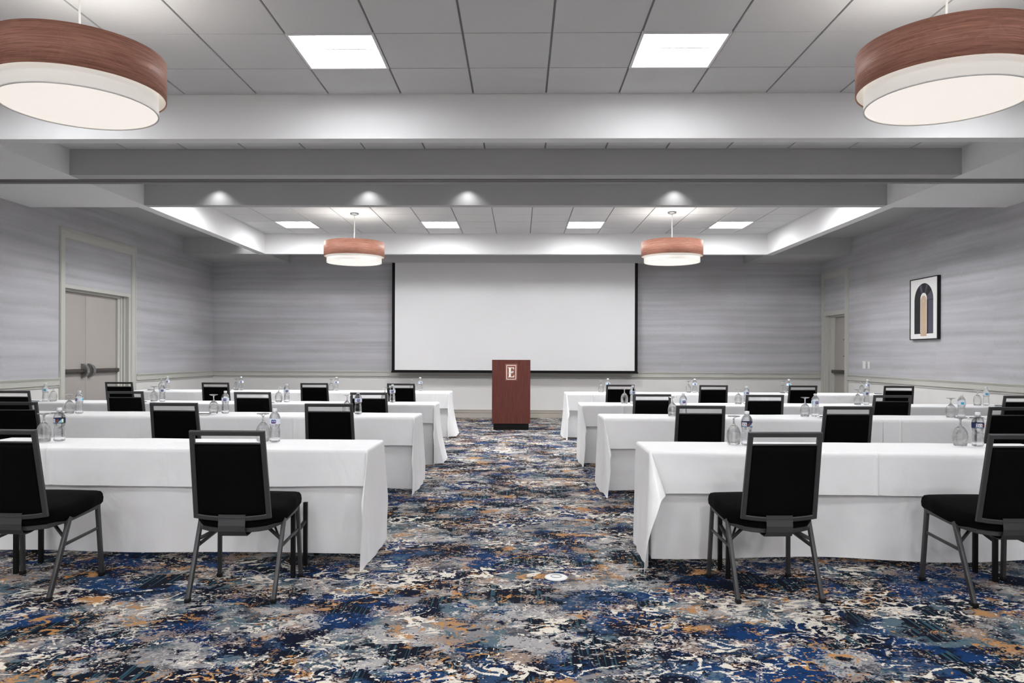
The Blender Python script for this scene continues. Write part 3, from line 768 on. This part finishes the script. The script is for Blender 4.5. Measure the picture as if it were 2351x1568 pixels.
CH = [  # row, side, seat, x of back top, y of back top, rotation in degrees
    (0,'L',0,-1.486,3.745,.8), (0,'L',1,-2.655,3.74,-1.0), (0,'R',0,1.365,3.83,3.2), (0,'R',1,2.565,3.80,1.5),
    (1,'L',0,-1.52,5.89,1.0), (1,'L',1,-2.768,5.89,.5), (1,'L',2,-4.069,5.89,1.5), (1,'R',0,1.432,5.88,-.6), (1,'R',1,2.587,5.88,.6), (1,'R',2,3.87,5.88,1.0),
    (2,'L',0,-1.566,7.68,1.2), (2,'L',1,-2.783,7.68,.3), (2,'L',2,-4.126,7.68,1.2), (2,'L',3,-5.326,7.68,1.0), (2,'R',0,1.362,7.63,.3), (2,'R',1,2.51,7.63,-.6), (2,'R',2,3.802,7.63,.4), (2,'R',3,5.114,7.63,0),
    (3,'L',0,-1.634,10.2,.5), (3,'L',1,-2.85,10.25,.7), (3,'L',2,-4.234,10.25,-.5), (3,'L',3,-5.591,10.25,.8), (3,'R',0,1.378,10.15,.5), (3,'R',1,2.644,10.15,-.7), (3,'R',2,3.854,10.15,.8), (3,'R',3,5.119,10.1,-6.0)]
proto = None
for ri, sd, si, x, y, rd in CH:
    r = math.radians(rd); lx, ly = 0, -.29
    loc = (x-(lx*math.cos(r)-ly*math.sin(r)), y-(lx*math.sin(r)+ly*math.cos(r)), 0)
    lab = seat_label('black padded chair', ri, sd, si)
    if proto is None:
        proto = make_chair(lab); proto.location = loc; proto.rotation_euler = (0, 0, r)
    else: dup(proto, loc, r, lab)

# ------------------------------------------------------------------ table settings
def text_mesh(body, size, weight=0.0):
    cu = bpy.data.curves.new('lettering', 'FONT'); cu.body = body; cu.size = size; cu.align_x = 'CENTER'; cu.align_y = 'CENTER'; cu.offset = weight; cu.resolution_u = 2
    o = bpy.data.objects.new('lettering', cu); C.objects.link(o)
    dg = bpy.context.evaluated_depsgraph_get(); me = bpy.data.meshes.new_from_object(o.evaluated_get(dg))
    vs = [(v.co.x, v.co.y) for v in me.vertices]; fs = [tuple(p.vertices) for p in me.polygons]
    bpy.data.objects.remove(o); bpy.data.curves.remove(cu); bpy.data.meshes.remove(me)
    return vs, fs
def wrap(b, vs, fs, R, ang, z, mi):
    """flat lettering laid onto the label's cylinder; ang = 0 faces -y"""
    b.add([(R*math.sin(ang+x/R), -R*math.cos(ang+x/R), z+y) for x, y in vs], fs, mi, True)
def wrap_poly(b, pts, R, ang, z, mi):
    # fan of thin columns so that the patch follows the cylinder
    xs = [p[0] for p in pts]; x0, x1 = min(xs), max(xs); n = 14
    def span(x):
        ys = []
        for (ax, ay), (bx, by) in zip(pts, pts[1:]+pts[:1]):
            if (ax-x)*(bx-x) <= 0 and abs(ax-bx) > 1e-9: ys.append(ay+(by-ay)*(x-ax)/(bx-ax))
        return (min(ys), max(ys)) if ys else (0, 0)
    vs = []; fs = []
    for i in range(n+1):
        x = x0+(x1-x0)*(i+.001 if i == 0 else i-.001 if i == n else i)/n; lo, hi = span(x)
        a = ang+x/R; vs += [(R*math.sin(a), -R*math.cos(a), z+lo), (R*math.sin(a), -R*math.cos(a), z+hi)]
    for i in range(n): fs.append((2*i, 2*i+2, 2*i+3, 2*i+1))
    b.add(vs, fs, mi, True)
RB = .0355; ZL0, ZL1 = .119, .152
def bottle(kind, label):
    t = thing('water_bottle', label, 'bottle', (0,0,0), 0, 'water bottles on the tables')
    p = [(0, .004), (.018, .006), (.024, .000), (.031, .002), (.0345, .010), (.0345, .020)]
    z = .022
    while z < .088: p += [(.0335, z), (.0348-.012*max(0, z-.05)*1.2, z+.004), (.0318-.004*max(0, (z-.05)/.05), z+.0075)]; z += .0095
    p += [(.0300, .100), (.0318, .108), (RB-.001, .116), (RB-.0012, .155), (.0335, .166), (.028, .180), (.020, .191), (.0135, .197), (.0128, .206), (0, .206)]
    b = MB(); b.lathe(p, 36); b.build('body', M['water'], t)
    b = MB(); b.lathe([(.0135, .200), (.0152, .2005), (.0152, .2165), (.0142, .219), (0, .219)], 28); b.build('cap', M['cap'], t)
    b = MB(); b.lathe([(RB, ZL0), (RB, ZL1)], 48); lb = b.build('label_sleeve', M['sleeve'] if kind == 'white' else M['navy'], t)
    zc = (ZL0+ZL1)/2; R = RB+.0004
    b = MB()
    if kind == 'white':
        ov = [(.0185*math.cos(a)*(1 if abs(math.cos(a)) < .7 else .98), .0125*max(-1, min(1, 1.25*math.sin(a)))) for a in [2*PI*i/28 for i in range(28)]]
        wrap_poly(b, ov, R, 0, zc, 0)
        wrap_poly(b, [(-.0155, -.0045), (.0155, -.0045), (.012, -.0115), (-.012, -.0115)], R+.0002, 0, zc, 1)
        v, f = text_mesh('Nestle', .0065); wrap(b, v, f, R+.0004, 0, zc+.0075, 2)
        v, f = text_mesh('Pure Life', .0088, .0002); wrap(b, v, f, R+.0004, 0, zc+.0005, 2)
        b.build('label_print', [M['oval'], M['purple'], M['print_white']], lb)
        for poly, an, mm in (([(-.013, -.011), (.013, -.011), (.013, .011), (-.013, .011)], 2.0, 'cyan'), ([(-.010, -.013), (.010, -.013), (.010, .013), (-.010, .013)], -1.25, 'sky')):
            b = MB(); wrap_poly(b, poly, R, an, zc, 0); b.build('label_panel', M[mm], lb)
    else:
        v, f = text_mesh('DEER', .0165, .0004); wrap(b, v, f, R+.0003, -.05, zc+.0065, 0)
        v, f = text_mesh('PARK', .0165, .0004); wrap(b, v, f, R+.0003, -.05, zc-.0060, 0)
        wrap_poly(b, [(-.030, -.0145), (.036, -.0145), (.036, -.0130), (-.030, -.0130)], R, .1, zc, 1)
        b.build('label_lettering', [M['print_white'], M['sky']], lb)
        b = MB()                                                       # deer head with antlers, snowy slope
        for poly, mi in (([(0, -.012), (.010, -.012), (.013, 0), (.018, .001), (.018, .005), (.010, .008), (.004, .006), (-.001, -.004)], 2), ([(.004, .007), (.006, .007), (.010, .014), (.007, .014)], 2), ([(.009, .007), (.011, .007), (.016, .013), (.013, .014)], 2)):
            wrap_poly(b, poly, R+.0002, .62, zc, mi)
        wrap_poly(b, [(0, -.012), (.022, -.012), (.022, .011), (.014, .003), (.008, -.002)], R+.0001, .92, zc, 1)
        b.build('label_picture', [M['print_white'], M['sky'], M['brown']], lb)
        b = MB()
        wrap_poly(b, [(0, -.013), (.012, -.013), (.012, .013), (0, .013)], R+.0003, 1.52, zc, 1)
        wrap_poly(b, [(.002, -.006), (.010, -.006), (.010, .010), (.002, .010)], R+.0005, 1.52, zc, 0)
        b.build('label_seal', [M['print_white'], M['green']], lb)
    return t
def goblet(label):
    t = thing('water_goblet', label, 'glass', (0,0,0), 0, 'upturned goblets on the tables')
    outp = [(.0375, 0), (.0415, .020), (.0440, .045), (.0442, .062), (.0415, .082), (.034, .102), (.022, .118), (.011, .127)]
    inn = [(r-.0018, z) for r, z in outp[:-1]]+[(0, .1235)]
    b = MB(); b.lathe(inn[::-1]+outp+[(.0072, .133)], 40); b.build('bowl', M['glassware'], t)
    b = MB(); b.lathe([(.0072, .133), (.0055, .142), (.0055, .160), (.0085, .170)], 20); b.build('stem', M['glassware'], t)
    b = MB(); b.lathe([(.0085, .170), (.016, .1745), (.038, .180), (.0405, .1825), (.038, .1845), (.012, .180), (0, .179)], 40); b.build('foot', M['glassware'], t)
    return t
def notepad(label):
    t = thing('notepad', label, 'notepad', (0,0,0), 0, 'notepads on the tables')
    b = MB(); b.box(-.07, -.10, 0, .07, .10, .004, bev=.0008); b.build('sheets', M['pad'], t)
    b = MB(); b.box(-.0702, .088, .0005, .0702, .1004, .0046, bev=.0006); b.build('binding', M['switch'], t)
    return t
def pen(label):
    t = thing('ballpoint_pen', label, 'pen', (0,0,0), 0, 'pens on the notepads')
    b = MB(); b.tube([(-.066, 0, .0048), (-.060, 0, .0048), (.045, 0, .0048), (.052, 0, .0048)], [.003, .0048, .0048, .003], 12); b.build('barrel', M['penbody'], t)
    b = MB(); b.tube([(.052, 0, .0048), (.066, 0, .0048)], [.003, .0008], 10); b.build('tip', M['steel'], t)
    b = MB(); b.box(-.060, -.0015, .0090, -.020, .0015, .0105); b.box(-.060, -.0015, .005, -.056, .0015, .0105); b.build('clip', M['steel'], t)
    return t
# row, side, seat, bottle (x, y), glass (x, y), label kind, label turn
SET = [
 (0,'L',1,(-3.010,4.80),(-3.100,4.78),'navy',-.95), (0,'L',0,(-1.602,4.83),(-1.690,4.86),'white',-.1), (0,'R',0,(1.467,4.81),(1.398,4.86),'navy',-.55), (0,'R',1,(2.945,4.82),(2.858,4.86),'navy',.12),
 (1,'L',2,(-4.235,7.06),(-4.325,7.05),'white',-.7), (1,'L',1,(-2.855,7.15),(-2.965,7.14),'white',0), (1,'L',0,(-1.560,7.15),(-1.672,7.17),'white',.15), (1,'R',0,(1.575,7.16),(1.468,7.14),'white',.2), (1,'R',1,(2.835,7.16),(2.737,7.16),'white',.3), (1,'R',2,(4.215,7.15),(4.120,7.16),'white',-2.0),
 (2,'L',3,(-5.735,8.87),(-5.640,8.87),'white',-2.0), (2,'L',2,(-4.322,8.90),(-4.430,8.91),'white',.1), (2,'L',1,(-2.815,8.92),(-2.915,8.93),'white',.2), (2,'L',0,(-1.535,8.94),(-1.630,8.96),'white',.1),
 (2,'R',0,(1.365,8.96),(1.268,8.98),'white',.3), (2,'R',1,(2.730,8.97),(2.635,8.98),'white',.3), (2,'R',2,(4.165,8.99),(4.065,8.99),'white',.2), (2,'R',3,(5.590,8.99),(5.488,8.99),'white',-2.0),
 (3,'L',3,(-5.685,11.87),(-5.785,11.87),'white',.1), (3,'L',2,(-4.495,11.90),(-4.580,11.90),'white',.1), (3,'L',1,(-2.955,11.92),(-3.040,11.92),'white',0), (3,'L',0,(-1.600,11.93),(-1.720,11.92),'white',.5),
 (3,'R',0,(1.400,11.78),(1.295,11.80),'white',.4), (3,'R',1,(2.770,11.78),(2.675,11.79),'white',.2), (3,'R',2,(4.250,11.78),(4.155,11.79),'white',-1.9), (3,'R',3,(5.480,11.78),(5.395,11.79),'white',.2)]
protoB = {}; pg = pp = pn = None
CX = {(r, s, k): x for r, s, k, x, y, a in CH}
ZS = ZT+.0058
for ri, sd, si, (bx, by), (gx, gy), kind, turn in SET:
    fac = math.atan2(bx, by)                        # a bottle's label faces the seat side
    lab = seat_label('water bottle with %s label' % kind, ri, sd, si)
    if kind not in protoB:
        protoB[kind] = bottle(kind, lab); protoB[kind].location = (bx, by, ZS); protoB[kind].rotation_euler = (0, 0, turn-fac*.6)
    else: dup(protoB[kind], (bx, by, ZS), turn-fac*.6, lab)
    lab = seat_label('upturned glass goblet', ri, sd, si)
    if pg is None: pg = goblet(lab); pg.location = (gx, gy, ZS)
    else: dup(pg, (gx, gy, ZS), 0, lab)
    yn = ROWS[ri][sd][0]
    px = gx*.45+bx*.55+(-.17 if (ri, sd) == (0, 'L') and si == 1 else .10 if sd == 'R' else -.10); py = yn+.135
    rz = random.uniform(-.25, .25)
    lab = seat_label('white notepad', ri, sd, si)
    if pp is None: pp = notepad(lab); pp.location = (px, py, ZS); pp.rotation_euler = (0, 0, rz)
    else: dup(pp, (px, py, ZS), rz, lab)
    a = random.uniform(-.5, .5)+(1.9 if sd == 'L' and si == 1 and ri == 0 else 0); ox = random.uniform(-.02, .02)
    lab = seat_label('grey pen on notepad', ri, sd, si)
    loc = (px+ox, py-.03, ZS+.0042)
    if pn is None: pn = pen(lab); pn.location = loc; pn.rotation_euler = (0, 0, a)
    else: dup(pn, loc, a, lab)

# ------------------------------------------------------------------ camera, world, render look
f_px, yaw, roll, pcx, pcy = 1702.575, -.0186, .0039, 1161.19, 817.14
fw = Vector((math.sin(yaw), math.cos(yaw), 0)); rt = Vector((math.cos(yaw), -math.sin(yaw), 0)); up = Vector((0, 0, 1))
cr, sr = math.cos(roll), math.sin(roll)
cx_ = rt*cr+up*sr; cy_ = up*cr-rt*sr
cam = bpy.data.cameras.new('camera'); co = bpy.data.objects.new('camera', cam); C.objects.link(co)
m = Matrix((cx_, cy_, -fw)).transposed().to_4x4(); m.translation = (0, 0, H); co.matrix_world = m
cam.sensor_width = 36; cam.sensor_fit = 'HORIZONTAL'; cam.lens = f_px/2351*36
cam.shift_x = (1175.5-pcx)/2351; cam.shift_y = (pcy-784)/2351; cam.clip_start = .05; cam.clip_end = 100
sc = bpy.context.scene; sc.camera = co
w = bpy.data.worlds.new('world'); sc.world = w; w.use_nodes = True
w.node_tree.nodes['Background'].inputs[0].default_value = (.5, .5, .5, 1); w.node_tree.nodes['Background'].inputs[1].default_value = .2
vs = sc.view_settings; vs.view_transform = 'Standard'; vs.look = 'None'; vs.exposure = 1.74; vs.gamma = 1; vs.use_curve_mapping = False
cy = sc.cycles
cy.max_bounces = 10; cy.diffuse_bounces = 6; cy.glossy_bounces = 4; cy.transmission_bounces = 10; cy.transparent_max_bounces = 12
cy.use_denoising = True; cy.sample_clamp_indirect = 6.0; cy.blur_glossy = .5
